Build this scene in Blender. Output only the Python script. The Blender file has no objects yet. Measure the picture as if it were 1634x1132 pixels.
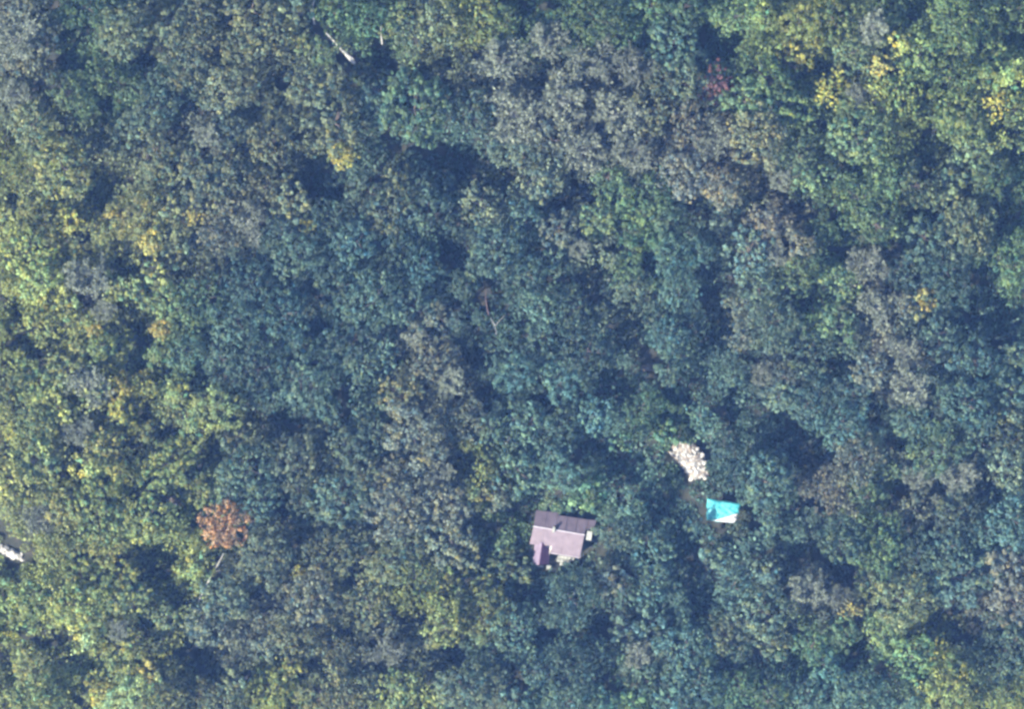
import bpy, bmesh, math, random
import numpy as np
from mathutils import Vector, Matrix
PI = math.pi
R = math.radians
rng = np.random.default_rng(11)
random.seed(11)
S = bpy.context.scene
C = S.collection

# ------------------------------------------------------------------ camera, sky, sun, exposure
M_PX = 0.11                       # metres per photograph pixel at canopy height
PW, PH = 1634, 1132
CAM_H, REF_Z = 800.0, 7.0
cam_d = bpy.data.cameras.new('camera'); cam = bpy.data.objects.new('camera', cam_d); C.objects.link(cam)
cam.location = (0, 0, CAM_H)
cam_d.sensor_width = 36
cam_d.lens = 36 * (CAM_H - REF_Z) / (PW * M_PX)
cam_d.clip_end = 6000
S.camera = cam

SUN_EL, SUN_AZ = R(40), math.atan2(-0.84, -0.54)   # azimuth from +Y towards +X
sdir = Vector((math.cos(SUN_EL) * math.sin(SUN_AZ), math.cos(SUN_EL) * math.cos(SUN_AZ), math.sin(SUN_EL)))
W = bpy.data.worlds.new('World'); S.world = W; W.use_nodes = True
nt = W.node_tree; nt.nodes.clear()
sky = nt.nodes.new('ShaderNodeTexSky'); sky.sky_type = 'NISHITA'; sky.sun_disc = False
sky.sun_elevation = SUN_EL; sky.sun_rotation = SUN_AZ
bg = nt.nodes.new('ShaderNodeBackground'); bg.inputs[1].default_value = 0.1
wo = nt.nodes.new('ShaderNodeOutputWorld')
nt.links.new(sky.outputs[0], bg.inputs[0]); nt.links.new(bg.outputs[0], wo.inputs[0])
sun_d = bpy.data.lights.new('sun', 'SUN'); sun_d.energy = 5.0; sun_d.angle = R(0.5); sun_d.color = (1, .97, .92)
sun = bpy.data.objects.new('sun', sun_d); C.objects.link(sun)
sun.rotation_euler = (-sdir).to_track_quat('-Z', 'Y').to_euler(); sun.location = sdir * 300

S.view_settings.view_transform = 'Standard'; S.view_settings.look = 'None'
S.view_settings.gamma = 1; S.view_settings.use_curve_mapping = False
S.view_settings.exposure = 1.76
HAZE_DENSITY = 0.00008
HAZE_COLOUR = (.2, .4, 1.0)
S.render.engine = 'CYCLES'
S.cycles.filter_width = 2.8
S.cycles.max_bounces = 6; S.cycles.diffuse_bounces = 3; S.cycles.volume_bounces = 0
S.cycles.use_denoising = True

# ------------------------------------------------------------------ helpers
def ground_z(x, y):
    return 0.7 * np.sin(x * .045 + 1.3) * np.cos(y * .05) + 0.5 * np.sin(x * .11 + y * .08)

def at(px, py, z=REF_Z):
    k = M_PX * (CAM_H - z) / (CAM_H - REF_Z)
    return ((px - PW / 2) * k, (PH / 2 - py) * k)

def mesh_np(name, verts, faces, mats=(), tint=None, smooth=False):
    """verts (n,3), faces (m,k) with k constant"""
    me = bpy.data.meshes.new(name)
    verts = np.asarray(verts, np.float32); faces = np.asarray(faces, np.int32)
    n, m, k = len(verts), len(faces), faces.shape[1]
    me.vertices.add(n); me.vertices.foreach_set('co', verts.ravel())
    me.loops.add(m * k); me.loops.foreach_set('vertex_index', faces.ravel())
    me.polygons.add(m); me.polygons.foreach_set('loop_start', np.arange(m, dtype=np.int32) * k)
    me.polygons.foreach_set('use_smooth', np.full(m, smooth))
    me.update(calc_edges=True)
    if tint is not None:
        a = me.attributes.new('tint', 'FLOAT_COLOR', 'POINT')
        t = np.ones((n, 4), np.float32); t[:, :3] = tint
        a.data.foreach_set('color', t.ravel())
    for mt in mats: me.materials.append(mt)
    me.validate()
    return me

def link(name, me, parent=None, loc=(0, 0, 0)):
    o = bpy.data.objects.new(name, me); C.objects.link(o); o.location = loc
    if parent: o.parent = parent
    return o

def tag(o, label=None, cat=None, group=None, kind=None):
    if label: o['label'] = label
    if cat: o['category'] = cat
    if group: o['group'] = group
    if kind: o['kind'] = kind
    return o

def tube(path, radii, sides=6):
    """tapered tube through points -> verts, quads"""
    path = np.asarray(path, float); n = len(path); V = []; F = []
    for i in range(n):
        t = path[min(i + 1, n - 1)] - path[max(i - 1, 0)]; t /= (np.linalg.norm(t) + 1e-9)
        a = np.cross(t, (0, 0, 1.0) if abs(t[2]) < .9 else (1.0, 0, 0)); a /= np.linalg.norm(a); b = np.cross(t, a)
        for s in range(sides):
            th = 2 * PI * s / sides
            V.append(path[i] + radii[i] * (math.cos(th) * a + math.sin(th) * b))
    for i in range(n - 1):
        for s in range(sides):
            s2 = (s + 1) % sides
            F.append((i * sides + s, i * sides + s2, (i + 1) * sides + s2, (i + 1) * sides + s))
    return np.array(V), np.array(F)

def join(parts):
    V = []; F = []; off = 0
    for v, f in parts:
        V.append(v); F.append(np.asarray(f) + off); off += len(v)
    return np.concatenate(V), np.concatenate(F)

# ------------------------------------------------------------------ materials
def new_mat(name):
    m = bpy.data.materials.new(name); m.use_nodes = True; t = m.node_tree; t.nodes.clear()
    out = t.nodes.new('ShaderNodeOutputMaterial')
    return m, t, out

def noise_mat(name, c1, c2, scale, rough=.8, detail=6, bump=0, c3=None, metallic=0, contrast=(.35, .65)):
    m, t, out = new_mat(name)
    N = t.nodes.new
    tc = N('ShaderNodeTexCoord'); no = N('ShaderNodeTexNoise'); no.inputs['Scale'].default_value = scale; no.inputs['Detail'].default_value = detail
    t.links.new(tc.outputs['Object'], no.inputs['Vector'])
    cr = N('ShaderNodeValToRGB'); cr.color_ramp.elements[0].color = (*c1, 1); cr.color_ramp.elements[1].color = (*c2, 1)
    cr.color_ramp.elements[0].position = contrast[0]; cr.color_ramp.elements[1].position = contrast[1]
    if c3:
        e = cr.color_ramp.elements.new(.5); e.color = (*c3, 1)
    t.links.new(no.outputs['Fac'], cr.inputs[0])
    p = N('ShaderNodeBsdfPrincipled'); p.inputs['Roughness'].default_value = rough; p.inputs['Metallic'].default_value = metallic
    p.inputs['Specular IOR Level'].default_value = .25
    t.links.new(cr.outputs[0], p.inputs['Base Color'])
    if bump:
        b = N('ShaderNodeBump'); b.inputs['Strength'].default_value = bump; b.inputs['Distance'].default_value = .05
        t.links.new(no.outputs['Fac'], b.inputs['Height']); t.links.new(b.outputs[0], p.inputs['Normal'])
    t.links.new(p.outputs[0], out.inputs[0])
    return m

def leaf_mat():
    m, t, out = new_mat('leaf')
    N = t.nodes.new
    oi = N('ShaderNodeObjectInfo'); at_ = N('ShaderNodeAttribute'); at_.attribute_name = 'tint'
    mx = N('ShaderNodeMix'); mx.data_type = 'RGBA'; mx.blend_type = 'MULTIPLY'; mx.inputs[0].default_value = 1
    t.links.new(oi.outputs['Color'], mx.inputs[6]); t.links.new(at_.outputs['Color'], mx.inputs[7])
    p = N('ShaderNodeBsdfPrincipled'); p.inputs['Roughness'].default_value = .55; p.inputs['Specular IOR Level'].default_value = .3
    tr = N('ShaderNodeBsdfTranslucent'); ms = N('ShaderNodeMixShader'); ms.inputs[0].default_value = .4
    t.links.new(mx.outputs[2], p.inputs['Base Color']); t.links.new(mx.outputs[2], tr.inputs['Color'])
    t.links.new(p.outputs[0], ms.inputs[1]); t.links.new(tr.outputs[0], ms.inputs[2]); t.links.new(ms.outputs[0], out.inputs[0])
    return m

LEAF = leaf_mat()
BARK = noise_mat('bark', (.07, .055, .045), (.15, .125, .105), 6)
TWIG = noise_mat('grey_twig', (.165, .185, .155), (.29, .32, .27), 4)
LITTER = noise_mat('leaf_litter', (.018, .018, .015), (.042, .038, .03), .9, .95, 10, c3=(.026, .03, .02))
PINK = noise_mat('pink_roof_metal', (.10, .078, .096), (.145, .115, .136), 1.1, .5, 8, contrast=(.3, .7))
def weather(m, amount=.5):
    t = m.node_tree; N = t.nodes.new; p = [n for n in t.nodes if n.type == 'BSDF_PRINCIPLED'][0]
    src = p.inputs['Base Color'].links[0].from_socket
    tc = N('ShaderNodeTexCoord'); no = N('ShaderNodeTexNoise'); no.inputs['Scale'].default_value = 3.2; no.inputs['Detail'].default_value = 12; no.inputs['Roughness'].default_value = .75
    t.links.new(tc.outputs['Object'], no.inputs['Vector'])
    cr = N('ShaderNodeValToRGB'); cr.color_ramp.elements[0].position = .56; cr.color_ramp.elements[1].position = .72
    cr.color_ramp.elements[0].color = (0, 0, 0, 1); cr.color_ramp.elements[1].color = (amount, amount, amount, 1)
    t.links.new(no.outputs['Fac'], cr.inputs[0])
    mx = N('ShaderNodeMix'); mx.data_type = 'RGBA'; t.links.new(cr.outputs[0], mx.inputs[0]); t.links.new(src, mx.inputs[6]); mx.inputs[7].default_value = (.07, .06, .055, 1)
    t.links.new(mx.outputs[2], p.inputs['Base Color'])
weather(PINK)
ANNEX_LIT = noise_mat('annex_metal_lit', (.105, .078, .114), (.15, .115, .155), 1.4, .5, 8)  # annex roof, lit slope: lilac tone with the sunlight put into it
weather(ANNEX_LIT, .35)
ANNEX_SHADE = noise_mat('annex_metal_shaded', (.085, .036, .075), (.12, .055, .105), 1.4, .5, 8)  # same annex roof, darkened to plum to paint shade on its east slope
PALE = noise_mat('pale_roof_metal', (.30, .27, .30), (.42, .4, .42), 2.5, .5, 6)
PLASTER = noise_mat('plaster', (.42, .39, .36), (.55, .52, .48), 1.5, .9)
CONC = noise_mat('concrete', (.15, .16, .14), (.32, .32, .29), 1.2, .9, 8)
TARP = noise_mat('turquoise_tarpaulin', (.014, .21, .235), (.10, .37, .37), 2.2, .4, 8, contrast=(.3, .65))
SHEET = noise_mat('white_sheet', (.33, .33, .35), (.45, .45, .46), 2, .5)
STEEL = noise_mat('dull_steel', (.25, .25, .26), (.35, .35, .35), 3, .5)
LIME = noise_mat('limestone', (.19, .185, .168), (.42, .405, .37), 1.6, .9, 10, .4)
EARTH = noise_mat('bare_earth', (.13, .11, .09), (.26, .22, .18), 1.2, .95, 10, .3)
BLEACH = noise_mat('bleached_wood', (.17, .165, .15), (.36, .35, .33), 2.5, .8, 8)
PINKWOOD = noise_mat('reddish_wood', (.17, .11, .105), (.3, .21, .2), 2.5, .8, 8)

# ------------------------------------------------------------------ setting: ground
def build_ground():
    c = np.concatenate([-np.geomspace(1500, 130, 14)[:-1], np.linspace(-130, 130, 131), np.geomspace(130, 1500, 14)[1:]])
    X, Y = np.meshgrid(c, c); n = len(c)
    Z = ground_z(X, Y) * np.clip((400 - np.hypot(X, Y)) / 200, 0, 1)
    V = np.stack([X.ravel(), Y.ravel(), Z.ravel()], 1)
    i = np.arange(n - 1); I, J = np.meshgrid(i, i); a = (J * n + I).ravel()
    F = np.stack([a, a + 1, a + n + 1, a + n], 1)
    o = link('ground', mesh_np('ground', V, F, [LITTER], smooth=True)); tag(o, kind='structure')
build_ground()

# air
def build_haze():
    bm = bmesh.new(); bmesh.ops.create_cube(bm, size=1)
    me = bpy.data.meshes.new('haze'); bm.to_mesh(me); bm.free()
    o = link('haze', me); lo, hi = -3.2, CAM_H + 2
    o.scale = (3100, 3100, hi - lo); o.location = (0, 0, (hi + lo) / 2)
    m, t, out = new_mat('haze_air')
    v = t.nodes.new('ShaderNodeVolumePrincipled')
    v.inputs['Color'].default_value = (*HAZE_COLOUR, 1); v.inputs['Density'].default_value = HAZE_DENSITY
    v.inputs['Absorption Color'].default_value = (1, 1, 1, 1)
    t.links.new(v.outputs[0], out.inputs['Volume'])
    me.materials.append(m); tag(o, kind='stuff')
build_haze()

# ------------------------------------------------------------------ house
HO = at(852, 840.5, 4.5)
HU = Vector((.986, -.166, 0)); HV = Vector((-.166, -.986, 0))   # along the ridge, down towards the south eave
HG = float(ground_z(*HO))
house = bpy.data.objects.new('house', None); C.objects.link(house); house.location = (HO[0], HO[1], HG)
tag(house, 'small house with a dusty pink gabled roof in the forest clearing', 'house')
def hp(u, v, z):                                # u, v in photograph pixels -> house-local metres
    p = HU * (u * M_PX) + HV * (v * M_PX); return np.array((p.x, p.y, z))

def slope(name, A, B, Cc, D, mat, parent, step=.22, amp=.025, thick=.06):
    """corrugated sheet: A-B is the upper edge, D-C the lower one (local points); ribs run from upper to lower"""
    A, B, Cc, D = map(np.asarray, (A, B, Cc, D))
    n = max(4, int(np.linalg.norm(B - A) / step) * 2)
    nr = 4
    nrm = np.cross(B - A, D - A); nrm /= np.linalg.norm(nrm)
    if nrm[2] < 0: nrm = -nrm
    top = []; 
    for j in range(nr):
        fv = j / (nr - 1)
        for i in range(n + 1):
            f = i / n; p = (A * (1 - f) + B * f) * (1 - fv) + (D * (1 - f) + Cc * f) * fv
            top.append(p + nrm * (amp if i % 2 else 0))
    top = np.array(top); bot = top - nrm * thick
    V = np.concatenate([top, bot]); m = n + 1; o = len(top); F = []
    for j in range(nr - 1):
        for i in range(n):
            a = j * m + i
            F.append((a, a + 1, a + m + 1, a + m)); F.append((o + a, o + a + m, o + a + m + 1, o + a + 1))
    for i in range(n):
        a = i; b = (nr - 1) * m + i
        F.append((a + 1, a, o + a, o + a + 1)); F.append((b, b + 1, o + b + 1, o + b))
    for j in range(nr - 1):
        a = j * m; b = j * m + n
        F.append((a, a + m, o + a + m, o + a)); F.append((b + m, b, o + b, o + b + m))
    return link(name, mesh_np(name, V, np.array(F), [mat]), parent)

def prism(poly, z0, z1):
    """vertical prism from local (x,y) polygon -> bmesh"""
    bm = bmesh.new()
    lo = [bm.verts.new((p[0], p[1], z0)) for p in poly]; hi = [bm.verts.new((p[0], p[1], z1)) for p in poly]
    n = len(poly); bm.faces.new(lo[::-1]); bm.faces.new(hi)
    for i in range(n): bm.faces.new((lo[i], lo[(i + 1) % n], hi[(i + 1) % n], hi[i]))
    bmesh.ops.recalc_face_normals(bm, faces=bm.faces)
    return bm

def bm_obj(name, bm, mat, parent=None, bevel=0):
    if bevel: bmesh.ops.bevel(bm, geom=list(bm.edges), offset=bevel, segments=1, affect='EDGES')
    me = bpy.data.meshes.new(name); bm.to_mesh(me); bm.free(); me.materials.append(mat)
    return link(name, me, parent)

def hbox(name, u0, v0, u1, v1, z0, z1, mat, parent=house, bevel=.02):
    poly = [hp(u0, v0, 0), hp(u1, v0, 0), hp(u1, v1, 0), hp(u0, v1, 0)]
    return bm_obj(name, prism(poly, z0, z1), mat, parent, bevel)

RZ, TAN = 4.9, math.tan(R(27))
zz = lambda v: RZ - abs(v) * M_PX * TAN
# walls
o = bm_obj('wall', prism([hp(3, -22, 0), hp(93, -21, 0), hp(93, -8, 0), hp(79, -6, 0), hp(79, 34, 0), hp(33, 34, 0), hp(30, 56, 0), hp(10, 56, 0), hp(8, 20, 0), hp(3, 18, 0)], -.8, 2.4), PLASTER, house)
tag(o)
for (u0, u1, vo) in ((3, 33, -22), (34, 79, -20)):      # gable ends up to the underside of the sheets
    for u in (u0, u1):
        bm = bmesh.new()
        pts = [hp(u, vo, 2.4), hp(u, 0, RZ - .15), hp(u, 20, zz(20) - .15), hp(u, 20, 2.4)]
        vs = [bm.verts.new(p) for p in pts]; bm.faces.new(vs)
        r_ = bmesh.ops.extrude_face_region(bm, geom=bm.faces[:])
        bmesh.ops.translate(bm, verts=[v for v in r_['geom'] if isinstance(v, bmesh.types.BMVert)], vec=HU * .15)
        bm_obj('gable_wall', bm, PLASTER, house)
# roof
slope('roof_slope', hp(-.5, .4, RZ), hp(34.5, .4, RZ), hp(34.5, 27, zz(27)), hp(-2, 30, zz(30)), PINK, house)
slope('roof_slope', hp(34.8, .4, RZ + .03), hp(82, .4, RZ + .03), hp(81, 38, zz(38) + .03), hp(33.5, 38, zz(38) + .03), PINK, house)
slope('roof_slope', hp(-.5, -.4, RZ), hp(35, -.4, RZ), hp(36, -27.5, zz(27.5)), hp(-.5, -25.5, zz(25.5)), PINK, house)
slope('roof_slope', hp(35.3, -.4, RZ - .05), hp(82, -.4, RZ - .05), hp(83.5, -24.5, zz(24.5) - .05), hp(36.3, -23.5, zz(23.5) - .05), PINK, house)
slope('porch_roof', hp(83, -10, zz(9.5) - .1), hp(94.5, -10, zz(9.5) - .1), hp(98, -25.5, zz(25) - .1), hp(83.8, -24.5, zz(25) - .1), PINK, house)
hbox('ridge_cap', -1, -.8, 82.5, .8, RZ + .005, RZ + .07, PALE)
for u, e in ((17, 29), (50.5, 38), (66.5, 38)):
    for sg in (1, -1):
        ve = (e if sg > 0 else 24) - .4
        A_, B_ = hp(u, sg * 1.4, zz(1.4) + .05), hp(u, sg * ve, zz(ve) + .05)
        link('seam', mesh_np('seam', *tube([A_, B_], [.03, .03], 4), [PINK]), house)
v_, f_ = tube([hp(33.5, 38.6, zz(38) - .05), hp(81, 38.6, zz(38) - .05)], [.07, .07], 6); link('gutter', mesh_np('gutter', v_, f_, [PALE]), house)
hbox('verge_board', 81.5, .5, 82.9, 38, 2.55, 2.62, PALE)
ch = hbox('chimney', 30.6, -4.5, 33.6, 4.2, RZ - .6, RZ + .4, PALE)
hbox('flue_cap', 30.0, -5.0, 34.2, 4.7, RZ + .42, RZ + .48, CONC)
# annex with a ridge of its own, running south
AZ = 3.75
slope('annex_roof', hp(18.2, 60.5, AZ), hp(17.3, 24, AZ), hp(6, 27, AZ - .75), hp(8.2, 60.5, AZ - .75), ANNEX_LIT, house)['label'] = 'lilac sunlit slope of the annex roof'
slope('annex_roof', hp(17.8, 24, AZ), hp(18.8, 60.5, AZ), hp(33.6, 56.5, AZ - 1.5), hp(32.5, 34, AZ - 1.5), ANNEX_SHADE, house)['label'] = 'shaded slope of the annex roof, shade painted in plum'
for nm, u0, v0, u1, v1, z0, z1, mt in (('door_step', 14, 62, 27, 65, -.6, .25, CONC),):
    hbox(nm, u0, v0, u1, v1, z0, z1, mt)
# small pale outhouse roof on the east side
sh = bpy.data.objects.new('shed', None); C.objects.link(sh); sh.location = (HO[0], HO[1], HG)
tag(sh, 'tiny white roofed shed against the east end of the pink house', 'shed')
hbox('wall', 86.5, -6.5, 93.5, 7, -.8, 4.15, PLASTER, sh)
slope('roof', hp(85.8, -7, 4.5), hp(94.0, -7, 4.5), hp(94.0, 8, 4.3), hp(85.8, 8, 4.3), CONC, sh)
# terrace of pale slabs south of the house
tr_ = bpy.data.objects.new('terrace', None); C.objects.link(tr_); tr_.location = (HO[0], HO[1], HG)
tag(tr_, 'patch of pale concrete slabs along the south wall of the house', 'terrace')
k = 0
for i in range(5):
    for j in range(3):
        if (i, j) in ((4, 2), (0, 2), (4, 1)): continue
        hbox('slab', 46 + i * 5.5, 41 + j * 5.5, 51 + i * 5.5, 46 + j * 5.5, -.6, .52 + .03 * rng.random(), CONC, tr_, .015)
st_ = bm_obj('stone_block', prism([hp(31, 60, 0), hp(39, 59, 0), hp(38.5, 66, 0), hp(31.5, 66.5, 0)], -.6, .9), CONC, None, .06)
st_.location = (HO[0], HO[1], HG); tag(st_, 'pale concrete block just south of the annex corner', 'block')

# ------------------------------------------------------------------ turquoise tarpaulin shelter
TZ = 3.0
def build_tarp():
    c = at(1155, 816, TZ); g = float(ground_z(*c))
    root = bpy.data.objects.new('tarpaulin_shelter', None); C.objects.link(root); root.location = (c[0], c[1], g)
    tag(root, 'low shelter under a rumpled turquoise tarpaulin in the forest', 'shelter')
    q = [np.array((*at(*p, TZ), 0)) - np.array((c[0], c[1], 0)) for p in ((1128, 796), (1182, 803.5), (1176, 836), (1127, 831))]
    n = 34; V = []
    r1 = rng.random((n, n))
    for j in range(n):
        for i in range(n):
            f, h = i / (n - 1), j / (n - 1)
            p = (q[0] * (1 - f) + q[1] * f) * (1 - h) + (q[3] * (1 - f) + q[2] * f) * h
            z = TZ + .16 * (1 - abs(2 * h - .9)) - .1 * f + .05 * math.sin(f * 19 + 3 * math.sin(h * 7)) + .03 * math.sin(h * 23 + f * 9) + .05 * r1[j, i]
            e = min(f, 1 - f, h, 1 - h)
            z -= .25 * max(0, 1 - e * 8) ** 2
            V.append((p[0] + .06 * math.sin(h * 15), p[1] + .06 * math.sin(f * 13), z))
    V = np.array(V); F = []
    for j in range(n - 1):
        for i in range(n - 1):
            a = j * n + i; F.append((a, a + n, a + n + 1, a + 1))
    me = mesh_np('tarpaulin', V, F, [TARP], smooth=True)
    o = link('tarpaulin', me, root); md = o.modifiers.new('s', 'SOLIDIFY'); md.thickness = .015; md.offset = -1
    # white plastic sheet thrown over the south-east corner
    V2 = []; m = 14
    for j in range(m):
        for i in range(m):
            f0 = i / (m - 1); h0 = j / (m - 1)
            h = .52 + .47 * h0; f = 1 - .03 - (.74 * h0 ** 1.15 + .04) * (1 - f0)
            p = (q[0] * (1 - f) + q[1] * f) * (1 - h) + (q[3] * (1 - f) + q[2] * f) * h
            ii, jj = min(n - 1, int(round(f * (n - 1)))), min(n - 1, int(round(h * (n - 1))))
            V2.append((p[0], p[1], V[jj * n + ii][2] + .09 + .03 * math.sin(i * 2.1 + j)))
    F2 = [(j * m + i, j * m + i + m, j * m + i + m + 1, j * m + i + 1) for j in range(m - 1) for i in range(m - 1)]
    w = link('plastic_sheet', mesh_np('plastic_sheet', np.array(V2), F2, [SHEET], smooth=True))
    w.location = root.location; md = w.modifiers.new('s', 'SOLIDIFY'); md.thickness = .02
    tag(w, 'white plastic sheet lying over one corner of the turquoise tarpaulin', 'plastic sheet')
    for p in q:
        v, f = tube([(p[0] * .94, p[1] * .94, -.5), (p[0] * .94, p[1] * .94, TZ - .22)], [.06, .06])
        link('post', mesh_np('post', v, f, [STEEL]), root)
build_tarp()

# ------------------------------------------------------------------ limestone outcrops and bare earth
def rock_mesh(seed, flat=.55):
    r = np.random.default_rng(seed); bm = bmesh.new(); bmesh.ops.create_icosphere(bm, subdivisions=2, radius=1)
    d = r.normal(size=(7, 3)); d /= np.linalg.norm(d, axis=1)[:, None]; k = .62 + .25 * r.random(7)
    for v in bm.verts:
        p = np.array(v.co)
        for dd, kk in zip(d, k):
            t = p @ dd
            if t > kk: p = p - dd * (t - kk)
        p *= 1 + .05 * r.normal(); v.co = (p[0] * (1 + .3 * k[0]), p[1], p[2] * flat)
    me = bpy.data.meshes.new('stone'); bm.to_mesh(me); bm.free(); me.materials.append(LIME); return me
ROCKS = [rock_mesh(i) for i in range(7)]

def outcrop(poly, name, label, cat, n, rmin, rmax, base=EARTH, rise=0):
    cx = sum(p[0] for p in poly) / len(poly); cy = sum(p[1] for p in poly) / len(poly)
    c = at(cx, cy, 1); g = float(ground_z(*c))
    root = bpy.data.objects.new(name, None); C.objects.link(root); root.location = (c[0], c[1], g + rise)
    tag(root, label, cat)
    pts = [np.array(at(*p, 1)) - np.array(c) for p in poly]
    # mound: fan of rings
    V = [(0, 0, .75)]; F = []; m = 48; P = np.array(pts + [pts[0]])
    seg = np.linspace(0, len(pts), m, endpoint=False)
    for ring, (s, z) in enumerate(((.35, .7), (.7, .5), (1.0, .15), (1.12, -.9 - rise))):
        for t in seg:
            i = int(t); f = t - i; p = P[i] * (1 - f) + P[i + 1] * f
            w = 1 + .1 * math.sin(t * 9 + ring) * (ring > 0) + .06 * rng.normal()
            V.append((p[0] * s * w, p[1] * s * w, z + .12 * rng.normal()))
    tri = []
    for i in range(m): tri.append((0, 1 + i, 1 + (i + 1) % m))
    for r_ in range(3):
        for i in range(m):
            a = 1 + r_ * m + i; b = 1 + r_ * m + (i + 1) % m
            tri.append((a, a + m, b + m)); tri.append((a, b + m, b))
    link('bedrock', mesh_np('bedrock', np.array(V), np.array(tri), [base], smooth=True), root)
    for _ in range(n):
        i = rng.integers(0, len(pts)); f, s = rng.random(), math.sqrt(rng.random())
        p = (P[i] * (1 - f) + P[i + 1] * f) * s * .98
        o = link('stone', ROCKS[rng.integers(0, 7)], root)
        sc = rmin + (rmax - rmin) * rng.random() ** 2
        o.location = (p[0], p[1], .75 - .6 * s + .25 * sc); o.scale = (sc, sc, sc * (.8 + .5 * rng.random()))
        o.rotation_euler = (rng.normal() * .3, rng.normal() * .3, rng.random() * 6.28)
        if rng.random() < .12: o.location.x *= 1.15; o.location.y *= 1.15; o.location.z = .05
    return root
outcrop([(1069, 722), (1080, 707), (1097, 703), (1113, 713), (1124, 731), (1131, 748), (1130, 768), (1118, 764), (1103, 765), (1094, 752), (1084, 738)],
        'limestone_outcrop', 'bright white rubbly limestone outcrop north-west of the turquoise tarpaulin', 'rock outcrop', 210, .14, .42, EARTH, .9)
outcrop([(-6, 873), (6, 870), (21, 877), (38, 887), (35, 895), (17, 892), (2, 885)], 'limestone_outcrop',
        'small white stony patch at the western picture edge among yellow-green trees', 'rock outcrop', 30, .18, .45, LIME)
outcrop([(1017, 589), (1030, 581), (1045, 582), (1047, 592), (1032, 593)], 'earth_patch',
        'small patch of pale pinkish bare earth beside a dark forest gap', 'earth patch', 8, .1, .2)
outcrop([(266, 796), (276, 793), (286, 800), (280, 807), (270, 804)], 'earth_patch',
        'small pale bare patch north-west of the rust orange tree', 'earth patch', 6, .1, .2)

# ------------------------------------------------------------------ dead trunks
def log(name, pts, r0, mat, label, cat, zs, limbs=()):
    c = at(*pts[0], zs[0]); g = float(ground_z(*c))
    P = [np.array((*at(*p, z), z)) - np.array((c[0], c[1], 0)) for p, z in zip(pts, zs)]
    n = len(P); root = link(name, mesh_np(name, *tube(P, [r0 * (1 - .7 * i / (n - 1)) for i in range(n)], 7), [mat]), None, (c[0], c[1], g))
    tag(root, label, cat)
    for lp, lz, lr in limbs:
        Q = [np.array((*at(*p, z), z)) - np.array((c[0], c[1], 0)) for p, z in zip(lp, lz)]
        link('limb', mesh_np('limb', *tube(Q, [lr * (1 - .6 * i / (len(Q) - 1)) for i in range(len(Q))], 6), [mat]), root)
log('fallen_log', [(565, 101), (552, 86), (540, 73), (530, 62), (520, 52)], .34, BLEACH,
    'bleached dead trunk leaning across a dark gap near the northern edge', 'fallen trunk', [8.2, 8.8, 9.3, 9.7, 10],
    [([(552, 86), (560, 91), (565, 95)], [8.8, 9.1, 9], .14)])
log('dead_snag', [(502, 38), (500, 24), (499, 10), (502, 0)], .22, BLEACH,
    'short upright bleached trunk piece at the northern edge of the picture', 'dead tree', [7.4, 8.4, 9.4, 9.8])
log('dead_snag', [(610, 70), (608, 54), (608, 38)], .16, BLEACH,
    'thin pale trunk standing north of the round bright green tree', 'dead tree', [6.6, 8, 9.2])
log('dead_snag', [(315, 965), (327, 940), (338, 918), (347, 903), (357, 884)], .2, BLEACH,
    'thin bleached leaning trunk south of the rust orange tree', 'dead tree', [6, 7.0, 7.6, 8.2, 9.2],
    [([(338, 918), (343, 912), (352, 911)], [7.6, 8.2, 8.6], .08)])
log('dead_snag', [(781, 507), (777, 492), (775, 475), (775, 460)], .05, PINKWOOD,
    'slim reddish dead snag leaning out of a dark forest gap', 'dead tree', [7, 7.8, 8.6, 9.2])
log('dead_snag', [(792, 534), (790, 520), (797, 512), (806, 503)], .05, BLEACH,
    'forked bleached snag beside the slim reddish snag', 'dead tree', [7.2, 8.2, 8.8, 9.4],
    [([(790, 520), (785, 512), (783, 507)], [8.2, 8.8, 9], .06)])

# ------------------------------------------------------------------ tree meshes
def rand_unit(n, r):
    v = r.normal(size=(n, 3)); return v / np.linalg.norm(v, axis=1)[:, None]

def leaves(P, Nrm, size, r):
    """bent diamond leaf sprays at P facing Nrm -> verts (4n), quads"""
    n = len(P)
    a = np.cross(Nrm, rand_unit(n, r)); a /= np.linalg.norm(a, axis=1)[:, None] + 1e-9
    b = np.cross(Nrm, a)
    s = size[:, None]
    asp = (.55 + .4 * r.random(n))[:, None]
    droop = Nrm * s * (.22 * r.random(n))[:, None]
    V = np.stack([P - a * s - droop, P - b * s * asp, P + a * s - droop, P + b * s * asp], 1).reshape(-1, 3)
    F = np.arange(4 * n).reshape(n, 4)
    return V, F

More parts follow.
